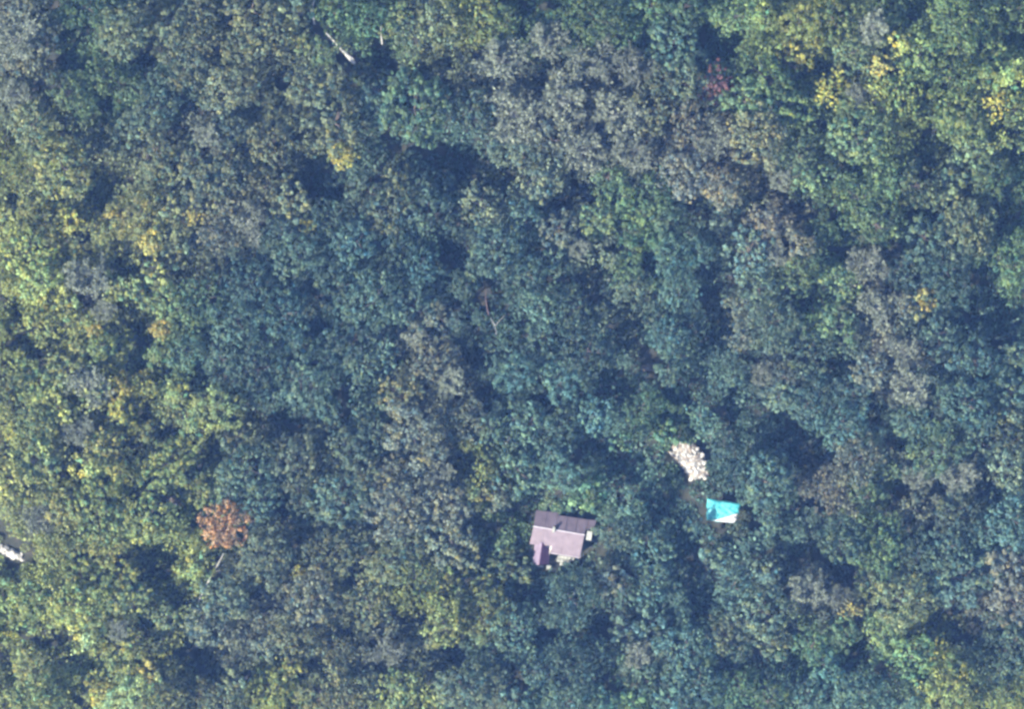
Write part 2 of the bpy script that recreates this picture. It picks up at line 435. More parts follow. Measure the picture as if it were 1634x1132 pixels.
def crown_data(rad, seed, leaf=.30, dens=1.0, ragged=.5, cm=1.0, wisp=1.0):
    """a broadleaf crown: leafy clumps over an uneven, lobed, flattish dome with holes, and a sparser layer under it. Crown base at z=0"""
    r = np.random.default_rng(seed)
    ph = r.random(6) * 6.28; nl = int(r.integers(3, 7))
    H = rad * (.62 + .2 * r.random())
    def outline(th): return 1 + .13 * np.sin(nl * th + ph[0]) + .09 * np.sin((nl + 4) * th + ph[1]) * ragged + .1 * np.sin(2 * th + ph[2])
    def heave(x, y): return .34 * np.sin(x * 1.7 + ph[3]) * np.sin(y * 1.9 + ph[4]) + .22 * np.sin(x * 3.6 + y * 2.3 + ph[5])
    nc = int(2.9 * rad * rad * PI * dens / cm ** 1.5)
    th = r.random(nc) * 6.28; rho = np.sqrt(r.random(nc)); d = rho * rad * outline(th)
    x, y = np.cos(th) * d, np.sin(th) * d
    z = H * (.25 + .75 * np.sqrt(np.clip(1 - rho ** 2.4, 0, 1))) + heave(x, y) * min(1.2, .4 + rad * .18) + r.normal(size=nc) * .18
    hole = np.sin(x * 2.1 + ph[1]) * np.sin(y * 2.3 + ph[2]) + .5 * r.normal(size=nc)
    keep = hole < 1.05 - .35 * ragged
    x, y, z, rho, th = x[keep], y[keep], z[keep], rho[keep], th[keep]
    q = np.stack([x, y, z], 1); u = np.stack([np.cos(th) * rho, np.sin(th) * rho, np.full(len(x), .75)], 1)
    n2 = int(nc * .35); i2 = r.integers(0, len(q), n2); q2 = q[i2] * (.93, .93, .62) + r.normal(size=(n2, 3)) * .25
    q = np.concatenate([q, q2]); u = np.concatenate([u, u[i2]])
    P = []; N = []; SZ = []; T = []
    for qi, ui in zip(q, u):
        cr = (.17 + .36 * r.random() ** 1.7) * cm
        m = int(5 + 30 * cr)
        w = rand_unit(m, r); w[:, 2] = np.abs(w[:, 2]) * .9 - .25
        P.append(qi + w * np.array((cr, cr, cr * .7)) * (.45 + .65 * r.random(m))[:, None] * wisp)
        nn = w * .9 + ui * .35 + rand_unit(m, r) * .55 + np.array((0, 0, .35)); N.append(nn / np.linalg.norm(nn, axis=1)[:, None])
        SZ.append(leaf * (.5 + .6 * r.random(m)))
        base = 1 + .36 * r.normal(); warm = .24 * r.normal()
        t = np.clip(base * (1 + .22 * r.normal(size=m)), .35, 2.0)[:, None] * np.array((1 + .75 * warm, 1 + .2 * warm, 1 - warm * .6))
        T.append(t)
    P, N, SZ, T = map(np.concatenate, (P, N, SZ, T))
    V, F = leaves(P, N, SZ, r)
    return V.astype(np.float32), F, np.repeat(T, 4, 0).astype(np.float32)

def trunk_data(rad, height, seed):
    """tapered trunk with limbs; crown base lies at z=height"""
    r = np.random.default_rng(seed); b = r.normal(size=2) * .25
    top = np.array((b[0], b[1], height + rad * .45))
    parts = [tube([(0, 0, -.6), (b[0] * .3, b[1] * .3, height * .5), tuple(top * (1, 1, .85)), tuple(top)], [.045 * rad + .07, .035 * rad + .05, .02 * rad + .03, .03], 6)]
    for i in range(7):
        th = 2 * PI * i / 7 + r.random(); z0 = height * (.55 + .4 * r.random()); d = rad * (.45 + .35 * r.random())
        e = np.array((math.cos(th) * d, math.sin(th) * d, height + rad * (.2 + .35 * r.random())))
        s = np.array((b[0] * .4, b[1] * .4, z0)); mid = (s + e) / 2 + (0, 0, -.15 * rad * r.random())
        parts.append(tube([s, mid, e], [.022 * rad + .02, .014 * rad + .02, .02], 4))
    return join(parts)

def bare_data(rad, seed):
    """twiggy crown of a leafless tree -> branch tubes (quads)"""
    r = np.random.default_rng(seed); parts = []
    def grow(p, d, ln, rd, lev):
        n = 3; pts = [p]; q = p.copy(); dd = d.copy()
        for i in range(n):
            dd = dd + r.normal(size=3) * .18 + np.array((0, 0, .05)); dd /= np.linalg.norm(dd)
            q = q + dd * ln / n; pts.append(q.copy())
        parts.append(tube(pts, [rd * (1 - .5 * i / n) for i in range(n + 1)], 4 if lev < 2 else 3))
        if lev < 3:
            for k in range((5, 5, 6)[lev]):
                f = .3 + .7 * r.random(); s = pts[min(n, int(f * n + .5))]
                nd = dd + r.normal(size=3) * (.75, .75, .4); nd /= np.linalg.norm(nd)
                grow(s, nd, ln * (.5 + .25 * r.random()), rd * .5, lev + 1)
    for i in range(7):
        th = 2 * PI * i / 7 + r.random() * .6; el = .35 + .5 * r.random()
        d = np.array((math.cos(th) * math.cos(el), math.sin(th) * math.cos(el), math.sin(el)))
        grow(np.array((0, 0, 0.0)), d, rad * .62, .03 * rad, 0)
    return join(parts)

SIZES = {'s': 2.3, 'm': 3.5, 'l': 4.7}
LEAFY = {}; TRUNK = {}
for k, (key, rad) in enumerate(SIZES.items()):
    for i in range(7):
        V, F, T = crown_data(rad, 100 + 17 * i + k, leaf=(.24, .21, .27, .22, .23, .19, .25)[i], dens=(1.0, .9, .95, 1.1, .85, .8, 1.0)[i], ragged=(.4, .6, .9, .3, 1.1, .6, .7)[i],
                            cm=(1.0, .7, 1.25, .8, 1.0, .65, .9)[i], wisp=(1, 1, 1, 1.5, 1.8, 1.7, 1.2)[i])
        LEAFY[key, i] = (V, F, T, mesh_np('crown', V, F, [LEAF], T))
    for i in range(2):
        TRUNK[key, i] = mesh_np('trunk', *trunk_data(rad, 5.5, 50 + i + 3 * k), [BARK])
BARE = {}
for i in range(4):
    V, F = bare_data(4.2, 300 + i)
    rr = np.random.default_rng(900 + i)
    pick = V[rr.integers(0, len(V), 2800)]; pick = pick[np.hypot(pick[:, 0], pick[:, 1]) > .8]
    pick = pick + rr.normal(size=pick.shape) * .12
    nn = rand_unit(len(pick), rr) + (0, 0, .7); nn /= np.linalg.norm(nn, axis=1)[:, None]
    lv, lf = leaves(pick, nn, .22 * (.5 + .7 * rr.random(len(pick))), rr)
    tt = np.repeat(np.clip(1 + .3 * rr.normal(size=len(pick)), .4, 1.8)[:, None] * np.ones(3), 4, 0)
    BARE[i] = (mesh_np('branches', V, F, [TWIG]), mesh_np('dry_leaves', lv, lf, [LEAF], tt))

# ------------------------------------------------------------------ where the trees stand
COL = {  # leaf albedo
 'teal': (.043, .084, .068), 'bluegreen': (.056, .105, .08), 'paleteal': (.067, .126, .098), 'green': (.075, .132, .06), 'brightgreen': (.085, .16, .07),
 'olive': (.105, .132, .075), 'yellowgreen': (.17, .208, .062), 'yellow': (.30, .305, .075), 'gold': (.27, .25, .075), 'tan': (.15, .148, .108), 'greybrown': (.118, .14, .105),
 'rust': (.31, .18, .088), 'purple': (.095, .036, .05), 'palegreen': (.115, .155, .10)}
WORD = {'teal': 'dark teal', 'bluegreen': 'blue-green', 'paleteal': 'pale teal', 'green': 'mid-green', 'brightgreen': 'bright green', 'olive': 'dull olive-green',
 'yellowgreen': 'yellow-green', 'yellow': 'bright yellow', 'gold': 'golden', 'tan': 'tan', 'greybrown': 'grey-brown', 'rust': 'rust-orange', 'purple': 'purple-red', 'palegreen': 'pale green'}
# colour regions of the canopy: (px, py, colour)
FIELD = [(40,60,'greybrown'),(40,160,'olive'),(130,40,'green'),(230,60,'olive'),(180,150,'green'),(330,60,'olive'),(420,60,'olive'),(280,130,'bluegreen'),(380,130,'olive'),(450,180,'olive'),
 (60,250,'yellowgreen'),(150,260,'olive'),(230,220,'olive'),(330,200,'greybrown'),(280,290,'olive'),(380,260,'olive'),(380,340,'greybrown'),(460,260,'olive'),(300,340,'olive'),(40,340,'olive'),
 (560,40,'green'),(620,60,'green'),(680,60,'olive'),(740,40,'yellowgreen'),(700,100,'olive'),(540,140,'olive'),(520,190,'olive'),(590,180,'bluegreen'),(730,200,'bluegreen'),
 (850,40,'green'),(960,40,'green'),(1060,40,'green'),(1100,80,'bluegreen'),(1060,120,'olive'),(1080,180,'olive'),(880,140,'greybrown'),(960,170,'greybrown'),(800,140,'greybrown'),(900,230,'greybrown'),(1010,240,'greybrown'),
 (1180,40,'green'),(1240,60,'yellowgreen'),(1220,150,'green'),(1300,80,'yellowgreen'),(1380,120,'greybrown'),(1410,160,'yellowgreen'),(1480,100,'green'),(1560,80,'green'),(1600,140,'yellowgreen'),(1520,180,'green'),(1460,180,'yellowgreen'),
 (1180,230,'tan'),(1120,250,'tan'),(1250,220,'bluegreen'),(1340,220,'bluegreen'),(1410,250,'green'),(1560,240,'olive'),(1440,310,'green'),(1520,320,'olive'),(1600,300,'green'),(1340,320,'green'),(1170,330,'palegreen'),(1240,340,'tan'),
 (560,300,'bluegreen'),(600,320,'olive'),(500,400,'teal'),(600,400,'teal'),(700,300,'teal'),(700,400,'teal'),(660,350,'teal'),(780,340,'palegreen'),(860,270,'palegreen'),(840,360,'bluegreen'),(920,360,'greybrown'),(1000,330,'brightgreen'),(1030,400,'brightgreen'),(1090,330,'bluegreen'),
 (40,420,'yellowgreen'),(130,440,'greybrown'),(60,480,'yellowgreen'),(200,470,'olive'),(300,400,'olive'),(340,370,'greybrown'),(380,450,'teal'),(430,420,'bluegreen'),(470,520,'teal'),(380,530,'bluegreen'),(300,500,'green'),(540,480,'teal'),
 (40,530,'yellowgreen'),(130,540,'yellowgreen'),(170,570,'green'),(60,620,'green'),(130,620,'tan'),(130,690,'greybrown'),(40,680,'olive'),(200,640,'yellow'),(260,610,'green'),(250,680,'olive'),(330,560,'bluegreen'),(320,680,'yellowgreen'),(400,600,'bluegreen'),(450,600,'bluegreen'),(380,700,'olive'),
 (560,560,'bluegreen'),(620,480,'bluegreen'),(660,540,'greybrown'),(580,600,'bluegreen'),(650,620,'olive'),(720,480,'teal'),(720,620,'greybrown'),(800,420,'teal'),(860,480,'bluegreen'),(840,560,'bluegreen'),(800,600,'bluegreen'),(900,420,'bluegreen'),(960,460,'palegreen'),(1000,480,'palegreen'),(930,570,'bluegreen'),(880,650,'bluegreen'),
 (1080,450,'bluegreen'),(1100,540,'bluegreen'),(1060,480,'bluegreen'),(1180,420,'bluegreen'),(1240,400,'tan'),(1250,450,'green'),(1180,500,'greybrown'),(1240,540,'bluegreen'),(1320,480,'brightgreen'),(1330,400,'brightgreen'),(1380,440,'tan'),(1400,510,'greybrown'),(1420,560,'tan'),(1350,580,'bluegreen'),(1440,620,'greybrown'),(1460,420,'bluegreen'),(1500,500,'bluegreen'),(1600,400,'green'),(1520,420,'teal'),
 (1520,580,'teal'),(1580,600,'bluegreen'),(1540,680,'bluegreen'),(1480,700,'green'),(1410,690,'bluegreen'),(1240,600,'greybrown'),(1180,600,'bluegreen'),(1270,640,'bluegreen'),(1340,680,'bluegreen'),(1160,640,'paleteal'),(1100,580,'bluegreen'),(1600,720,'olive'),
 (60,780,'olive'),(140,780,'yellowgreen'),(60,840,'greybrown'),(140,860,'olive'),(200,830,'green'),(180,900,'yellowgreen'),(80,900,'yellowgreen'),(120,930,'yellowgreen'),(270,830,'green'),(280,880,'yellowgreen'),(280,920,'yellowgreen'),(40,960,'green'),(60,1100,'green'),(100,980,'yellowgreen'),(170,1000,'greybrown'),(120,1020,'green'),(160,1100,'yellowgreen'),(60,1060,'olive'),(230,1060,'yellow'),(220,960,'bluegreen'),
 (300,760,'yellowgreen'),(360,760,'bluegreen'),(440,800,'bluegreen'),(460,860,'olive'),(420,880,'olive'),(350,960,'olive'),(300,1000,'bluegreen'),(370,1010,'greybrown'),(440,960,'greybrown'),(190,1090,'bluegreen'),(280,1090,'olive'),(350,1100,'olive'),(430,1100,'yellowgreen'),(480,1000,'olive'),
 (560,800,'bluegreen'),(620,780,'greybrown'),(700,780,'greybrown'),(520,740,'olive'),(600,700,'bluegreen'),(680,700,'greybrown'),(770,740,'yellowgreen'),(800,700,'bluegreen'),(560,880,'olive'),(640,870,'olive'),(700,840,'greybrown'),(740,900,'olive'),(790,860,'green'),(560,980,'olive'),(640,940,'yellowgreen'),(700,940,'yellowgreen'),(750,970,'yellowgreen'),(620,1040,'greybrown'),(560,1080,'olive'),(680,1060,'olive'),(660,1110,'yellowgreen'),(760,1040,'bluegreen'),(820,1000,'paleteal'),(820,1060,'bluegreen'),(760,1100,'olive'),
 (870,720,'paleteal'),(920,760,'paleteal'),(900,690,'bluegreen'),(1000,720,'paleteal'),(1060,690,'green'),(940,800,'brightgreen'),(1000,800,'paleteal'),(980,870,'palegreen'),(1030,880,'paleteal'),(1060,840,'paleteal'),(910,960,'bluegreen'),(1030,960,'paleteal'),(940,1050,'paleteal'),(1020,1040,'greybrown'),(1000,1100,'brightgreen'),(1080,1000,'paleteal'),(900,1080,'bluegreen'),
 (1180,700,'bluegreen'),(1220,760,'bluegreen'),(1160,770,'bluegreen'),(1330,780,'tan'),(1400,780,'green'),(1380,850,'green'),(1320,850,'bluegreen'),(1460,780,'greybrown'),(1520,780,'greybrown'),(1600,780,'bluegreen'),(1560,860,'paleteal'),(1480,880,'teal'),(1180,860,'paleteal'),(1230,860,'paleteal'),(1160,960,'paleteal'),(1230,920,'palegreen'),(1200,1000,'olive'),(1300,950,'greybrown'),(1340,960,'greybrown'),(1430,940,'olive'),(1400,900,'green'),(1440,980,'yellowgreen'),(1370,1010,'green'),(1540,940,'bluegreen'),(1580,960,'tan'),(1600,1020,'bluegreen'),(1140,1040,'paleteal'),(1220,1060,'bluegreen'),(1290,1040,'brightgreen'),(1180,1110,'brightgreen'),(1320,1090,'paleteal'),(1440,1060,'brightgreen'),(1500,1050,'yellowgreen'),(1510,1110,'yellowgreen'),(1600,1100,'yellowgreen'),(1420,1110,'bluegreen'),(1560,1060,'bluegreen'),(1100,1100,'paleteal'),
]
FX = np.array([(f[0], f[1]) for f in FIELD], float)
def field_kind(px, py):
    d = np.hypot(FX[:, 0] - px + rng.normal() * 12, FX[:, 1] - py + rng.normal() * 12)
    return FIELD[int(np.argmin(d))][2]
CF = np.array([COL[f[2]] for f in FIELD])
def field_colour(px, py, c, mix=.5):
    w = np.exp(-((FX[:, 0] - px) ** 2 + (FX[:, 1] - py) ** 2) / (2 * 42 ** 2)) + 1e-9
    b = (CF * w[:, None]).sum(0) / w.sum()
    kl = .85 * np.clip((330 - px) / 130, 0, 1) * np.clip((py - 230) / 120, 0, 1)
    kr = .6 * np.clip((px - 1130) / 120, 0, 1) * np.clip((330 - py) / 120, 0, 1)
    b = b * (1 - kl) + np.array((.21, .245, .08)) * kl
    b = b * (1 - kr) + np.array((.165, .228, .075)) * kr
    mix = mix + (.85 - mix) * max(kl, kr) if mix > .3 else mix
    return np.array(COL[c]) * (1 - mix) + b * mix
# trees one recognises: (px, py, crown radius px, colour)
KEY = [(660,172,52,'brightgreen'),(362,836,37,'rust'),(1142,133,25,'purple'),(547,250,20,'yellow'),(105,352,22,'yellow'),(240,388,19,'gold'),(490,360,12,'yellow'),(1472,482,21,'gold'),(1360,975,14,'gold'),
 (1335,130,22,'yellow'),(1264,82,18,'yellow'),(1303,72,14,'yellow'),(187,622,20,'yellow'),(190,652,17,'yellow'),(238,1078,20,'gold'),(208,1040,17,'yellowgreen'),(255,525,15,'gold'),(150,530,12,'gold'),(120,560,14,'tan'),(72,488,18,'yellowgreen'),(20,690,14,'yellow'),
 (310,685,22,'yellowgreen'),(226,602,11,'yellow'),(1437,67,17,'yellow'),(1320,150,18,'yellow'),(1285,98,15,'yellow'),(1400,140,18,'yellowgreen'),(1415,180,18,'yellowgreen'),(1215,20,20,'yellowgreen'),(1495,1038,18,'yellow'),(1592,165,20,'yellow'),(1600,225,16,'yellowgreen'),(1602,1105,18,'yellowgreen'),(978,932,22,'tan'),(912,962,43,'bluegreen'),(792,792,22,'tan'),(500,482,24,'palegreen'),(765,325,30,'palegreen'),
 (862,282,36,'palegreen'),(240,40,16,'yellowgreen'),(480,70,15,'yellowgreen'),(465,55,13,'yellowgreen'),(476,912,10,'yellow'),(438,1108,24,'yellowgreen'),(165,1110,22,'yellow'),(160,1040,14,'yellowgreen'),(1170,602,15,'olive'),(1230,918,20,'palegreen'),
 (992,705,17,'brightgreen'),(1008,396,20,'brightgreen'),(1022,342,24,'brightgreen'),(879,801,15,'palegreen'),(935,796,26,'brightgreen'),(974,850,24,'palegreen'),(1063,688,23,'green'),(1400,60,14,'tan'),(1405,105,16,'gold'),
 (310,345,14,'gold'),(70,70,20,'greybrown'),(640,18,16,'yellowgreen'),(755,45,22,'yellowgreen'),(545,70,14,'olive'),(620,45,16,'yellowgreen'),(150,630,20,'tan'),(770,755,18,'yellowgreen'),(1178,848,18,'olive'),(820,1005,34,'paleteal'),(1040,1000,26,'paleteal'),(1107,838,15,'bluegreen'),(1187,824,10,'olive')]
TALL = {(1107, 838): 4.6, (1187, 824): 3.1}
BAREKEY = [(800,95,42),(872,66,38),(945,100,42),(818,180,44),(896,160,46),(980,182,44),(1010,105,36),(930,240,42),(1012,240,36),(1392,42,30),(140,440,38),(165,495,22),(28,62,38),(20,150,28),(140,615,34),(125,690,26),(1385,420,36),(1400,490,34),(1440,560,30),(1455,620,36),
 (1292,940,32),(1335,955,26),(190,1005,20),(660,535,24),(1530,765,32),(1465,760,26),(330,215,24),(395,350,32),(700,770,30),(1018,1045,26),(720,610,24),(1215,595,22),(1140,215,32),(1245,290,18),(1238,408,20),(1370,150,22),(60,830,30),(620,1040,28),(925,400,18)]
GAPS = [(117,77,30),(180,265,30),(70,13,12),(293,207,20),(515,290,24),(513,262,14),(230,100,12),(443,133,15),(167,180,14),(83,173,12),(333,90,12),(160,323,10),(13,235,12),(20,320,12),(120,213,12),
 (605,97,20),(705,127,26),(692,210,20),(638,240,24),(742,253,28),(805,283,20),(588,213,15),(898,323,15),(735,67,11),(645,27,9),(556,108,9),(942,310,12),(842,20,10),
 (1150,73,22),(1143,173,14),(1273,63,10),(1280,113,12),(1307,100,9),(1347,113,9),(1484,234,28),(1510,247,15),(1610,347,24),(1617,253,10),(1580,37,15),(1624,67,12),(1217,300,20),(1277,333,18),(1310,200,12),(1390,177,12),(1354,263,15),(1110,327,15),(1457,23,10),(1477,337,12),
 (213,421,18),(290,440,18),(220,525,20),(20,501,15),(47,555,13),(87,551,15),(220,578,13),(320,605,12),(397,671,15),(450,678,18),(97,741,14),(267,688,12),(497,521,15),(347,721,15),(227,661,11),(187,388,12),(387,418,10),(187,488,8),(213,711,10),
 (785,471,22),(758,555,22),(748,530,14),(928,451,18),(998,521,25),(1018,555,15),(982,615,28),(1042,728,26),(778,625,18),(865,645,12),(738,418,12),(835,511,12),(705,535,10),(712,385,12),(952,708,15),(978,745,18),(638,578,10),(555,611,10),(625,665,10),(1042,421,15),(732,741,14),
 (1147,441,20),(1140,518,18),(1138,490,14),(1594,498,34),(1571,438,18),(1620,520,18),(1197,668,30),(1170,640,18),(1290,715,28),(1260,690,14),(1103,625,18),(1080,632,14),(1287,481,18),(1357,401,18),(1417,398,12),(1390,658,12),(1444,588,9),(1200,572,10),(1477,618,10),(1334,592,10),(1534,518,12),(1430,712,12),
 (87,1033,22),(20,1022,15),(243,893,20),(310,819,14),(90,933,12),(277,953,12),(233,1003,14),(410,953,18),(330,1059,20),(220,789,15),(127,1059,11),(493,1059,12),(5,1070,12),(117,1116,10),(287,1033,10),(60,1003,10),(460,823,14),(247,923,10),
 (838,819,20),(835,869,15),(838,850,14),(772,866,15),(770,840,14),(752,826,14),(855,953,20),(845,925,12),(868,1009,18),(938,890,18),(968,976,20),(1002,913,15),(945,1013,12),(665,983,14),(725,1049,14),(1055,793,26),(1045,765,24),(1075,770,18),(745,1013,10),(725,953,10),(552,1009,10),(958,1083,12),(682,1086,12),(812,1079,10),(565,923,10),(975,793,12),
 (1270,886,24),(1262,925,16),(1273,809,15),(1117,926,20),(1112,955,16),(1210,889,14),(1113,849,18),(1110,815,18),(1533,1009,25),(1490,1003,18),(1257,953,12),(1343,919,14),(1363,1046,18),(1450,1006,10),(1263,1009,12),(1153,1062,15),(1123,999,12),(1417,1069,14),(1570,789,14),(1487,849,14),(1430,826,14),(1207,1066,10),(1553,1079,15),(1267,1062,10)]
HARD = [(868,828,15),(866,842,17),(890,840,20),(914,842,20),(934,838,16),(938,856,12),(866,858,17),(890,862,22),(914,868,20),(864,878,14),(865,894,12),(902,892,11),(1140,814,20),(1158,815,24),(1172,818,18),(1078,718,9),(1095,720,15),(1108,735,16),(1118,752,12),(1102,752,10),(1125,764,6),(16,880,16),(4,874,12),(28,886,11),(1034,588,12),(277,799,9),
 (530,62,9),(545,80,10),(558,94,10),(779,490,2),(776,470,2),(794,520,2),(502,30,6),(500,10,5),(608,54,4),(345,905,4),(333,928,4)]
GA = np.array(GAPS, float); HA = np.array(HARD, float)

trees = []        # (px, py, r, colour, style)
for x, y, r_, c in KEY: trees.append((x, y, r_, c, 'leafy'))
for x, y, r_ in BAREKEY: trees.append((x, y, r_, 'greybrown', 'bare'))
GK = np.where(GA[:, 2] >= 18, 1.0, .72)
def ok(px, py, r_, lst, f=.74, gk=.62):
    if (np.hypot(HA[:, 0] - px, HA[:, 1] - py) < HA[:, 2] + .92 * r_).any(): return False
    if (np.hypot(GA[:, 0] - px, GA[:, 1] - py) < GA[:, 2] + gk * GK * r_).any(): return False
    A = np.array([(t[0], t[1], t[2]) for t in lst]); d = np.hypot(A[:, 0] - px, A[:, 1] - py)
    return not (d < f * (A[:, 2] + r_)).any()
def fill(lo, hi, tries, cap, lst, f, gk, x0=0, x1=PW, y0=0, y1=PH, style=None):
    n0 = len(lst)
    for _ in range(tries):
        if len(lst) - n0 >= cap: break
        px, py = x0 + rng.random() * (x1 - x0), y0 + rng.random() * (y1 - y0); r_ = lo + (hi - lo) * rng.random()
        if ok(px, py, r_, lst, f, gk):
            c = field_kind(px, py); lst.append((px, py, r_, c, style or 'leafy'))
fill(36, 46, 6000, 60, trees, .72, 1.0)
fill(26, 36, 9000, 190, trees, .7, 1.0)
fill(19, 26, 9000, 90, trees, .7, 1.0)
NT = len(trees)

LANDMARKS = [((893, 858), 'the pink-roofed house'), ((1155, 816), 'the turquoise tarpaulin'), ((1100, 736), 'the white limestone outcrop'), ((362, 836), 'the rust-orange tree'),
 ((1142, 133), 'the purple-red tree'), ((543, 77), 'the bleached fallen trunk'), ((660, 172), 'the round bright-green tree'), ((778, 484), 'the slim reddish snag'),
 ((1472, 482), 'the lone golden eastern tree'), ((105, 352), 'the bright yellow western tree'), ((16, 880), 'the white western stony patch'), ((1335, 130), 'the northern yellow trees'), ((238, 1078), 'the golden southern tree'), ((1594, 498), 'the big dark eastern gap'), ((1360, 975), 'the small golden south-eastern tree')]
DIRS = ['east', 'east-north-east', 'north-east', 'north-north-east', 'north', 'north-north-west', 'north-west', 'west-north-west', 'west', 'west-south-west', 'south-west', 'south-south-west', 'south', 'south-south-east', 'south-east', 'east-south-east']
NUM = {1: 'half a', 2: 'one', 3: 'one and a half', 4: 'two', 5: 'two and a half', 6: 'three', 7: 'three and a half', 8: 'four', 9: 'four and a half', 10: 'five', 11: 'five and a half', 12: 'six'}
used = set()
FIXED = {(660, 172): 'big round bright green tree crown ringed by dark gaps', (362, 836): 'rust-orange tree standing among yellow-green trees', (1142, 133): 'purple-red tree in a narrow dark gap',
 (1472, 482): 'golden tree standing alone in the eastern blue-green canopy', (105, 352): 'bright yellow tree near the western edge', (238, 1078): 'golden tree near the southern edge west of centre', (1360, 975): 'small golden tree beside bare grey trees in the south-east'}
def label_for(px, py, r_, c, style):
    if (px, py) in FIXED: return FIXED[px, py]
    size = 'small' if r_ < 24 else 'mid-sized' if r_ < 36 else 'large'
    look = f'{size} {WORD[c]} tree' if style == 'leafy' else f'{size} bare twiggy grey-brown tree'
    order = sorted(LANDMARKS, key=lambda L: math.hypot(L[0][0] - px, L[0][1] - py))
    for (lx, ly), nm in order:
        d = math.hypot(lx - px, ly - py)
        if d < 14: continue
        k = max(1, round(d / 44)); a = DIRS[int(round(math.atan2(ly - py, px - lx) / (PI / 8))) % 16]
        if k > 12: continue
        s = f'{look} {NUM[k]} house-length{"s" if k > 2 else ""} {a} of {nm}'
        if len(s.split()) > 16: continue
        if s not in used: used.add(s); return s
    return None

LOW = [(822, 895, 62, 1.5), (1055, 772, 55, .9), (1048, 735, 40, .9), (1072, 790, 40, 1.2), (-15, 915, 60, .8), (815, 900, 55, 2.4), (780, 930, 50, 3.5), (850, 935, 45, 2.0), (740, 930, 50, 4.5), (1052, 745, 45, 1.5), (1030, 765, 30, 2.5), (895, 925, 40, 2.2), (1063, 688, 30, 2.6), (-20, 905, 85, 2.2), (1110, 832, 42, 1.8), (1130, 848, 34, .9), (1085, 868, 55, 3.2), (1165, 850, 25, 1.5), (935, 830, 30, 3)]
def place_tree(px, py, r_, c, style):
    rad = r_ * M_PX
    hgt = 6.5 + rad * .6 + rng.normal() * .75
    if r_ < 22: hgt += 1.2
    for lx, ly, lr, lh in LOW:
        if math.hypot(px - lx, py - ly) < lr: hgt = min(hgt, lh)
    hgt = TALL.get((px, py), hgt)
    key = 's' if rad < 2.9 else 'm' if rad < 4.1 else 'l'
    zc = hgt + rad * .7
    x, y = at(px, py, zc); g = float(ground_z(x, y))
    cname = ('bare_tree' if style == 'bare' else 'yellow_tree' if c in ('yellow', 'gold', 'yellowgreen') else 'broadleaf_tree')
    root = bpy.data.objects.new(cname, None); C.objects.link(root); root.location = (x, y, g); root.rotation_euler.z = rng.random() * 6.28
    lab = label_for(px, py, r_, c, style)
    tag(root, lab or 'tree', 'tree', {'bare_tree': 'bare grey trees of the forest', 'yellow_tree': 'yellow and yellow-green trees of the forest', 'broadleaf_tree': 'green trees of the forest'}[cname])
    base = field_colour(px, py, c, .15 if c in ('rust', 'purple', 'yellow', 'gold') else .5); v = 1 + .2 * rng.normal(); h = .06 * rng.normal()
    if (px, py) in FIXED: v, h = 1, 0
    col = np.clip(base * max(.6, v) * (1 + h, 1, 1 - h), .01, .9)
    tk = link('trunk', TRUNK[key, int(rng.integers(0, 2))], root)
    s0 = rad / SIZES[key]
    tk.scale = (s0, s0, (hgt + .2 * rad) / (5.5 + .2 * SIZES[key]))
    if style == 'bare':
        i = int(rng.integers(0, 4)); s = rad / 4.2 * 1.08
        for me, nm in zip(BARE[i], ('branches', 'dry_leaves')):
            o = link(nm, me, root, (0, 0, hgt * 1.02)); o.scale = (s, s, s * 1.05); o.color = (*np.clip(np.array((.15, .178, .13)) * (1 + .15 * rng.normal()) * (1.03, 1, .97), .02, .5), 1)
    else:
        i = int(rng.integers(0, 7)) if c not in ('rust', 'purple') else 1
        if c == 'rust': i = 3
        if (px, py) == (660, 172): i = 0
        s = rad / SIZES[key] * 1.14; key = 'l' if c == 'rust' else key; s = rad / SIZES[key] * 1.14
        o = link('crown', LEAFY[key, i][3], root, (0, 0, hgt)); e = .88 + .24 * rng.random()
        o.scale = (s * e, s / e, s * (.85 + .4 * rng.random())); o.color = (*col, 1)
        o.rotation_euler = (rng.normal() * .06, rng.normal() * .06, 0)
    return lab
miss = 0
for t in trees:
    if place_tree(*t) is None: miss += 1
print('TREES', NT, 'unlabelled', miss)

# ------------------------------------------------------------------ undergrowth and the forest outside the frame
def mass(name, spots, key_pick, zbase):
    Vs = []; Fs = []; Ts = []; off = 0
    for (px, py, r_, c) in spots:
        kk = key_pick(); V, F, T, _ = LEAFY[kk, int(rng.integers(0, 4 if kk == 'u' else 7))]
        k = rng.random(len(F)) < keep_frac(r_)
        F = F[k]
        idx = F.ravel(); Vv = V[idx]; Tv = T[idx]
        rad0 = np.abs(V[:, :2]).max(); s = r_ * M_PX / rad0
        a = rng.random() * 6.28; ca, sa = math.cos(a), math.sin(a)
        W_ = np.stack([(Vv[:, 0] * ca - Vv[:, 1] * sa) * s, (Vv[:, 0] * sa + Vv[:, 1] * ca) * s, Vv[:, 2] * s * .9], 1)
        zb = zbase(r_)
        for lx, ly, lr, lh in LOW:
            if math.hypot(px - lx, py - ly) < lr: zb = min(zb, lh * .6)
        x, y = at(px, py, zb + 1.5)
        W_ += np.array((x, y, float(ground_z(x, y)) + zb))
        col = field_colour(px, py, c) * max(.6, 1 + .14 * rng.normal())
        Vs.append(W_); Ts.append(Tv * col); Fs.append(np.arange(len(idx)).reshape(-1, 4) + off); off += len(idx)
    o = link(name, mesh_np(name, np.concatenate(Vs), np.concatenate(Fs), [LEAF], np.concatenate(Ts)))
    tag(o, kind='stuff'); return o
keep_frac = lambda r_: .75 if r_ > 16 else .5
spots = []
STEP = 4
gy_, gx_ = np.mgrid[-16:PH + 16:STEP, -16:PW + 16:STEP]; open_ = np.ones(gx_.shape, bool)
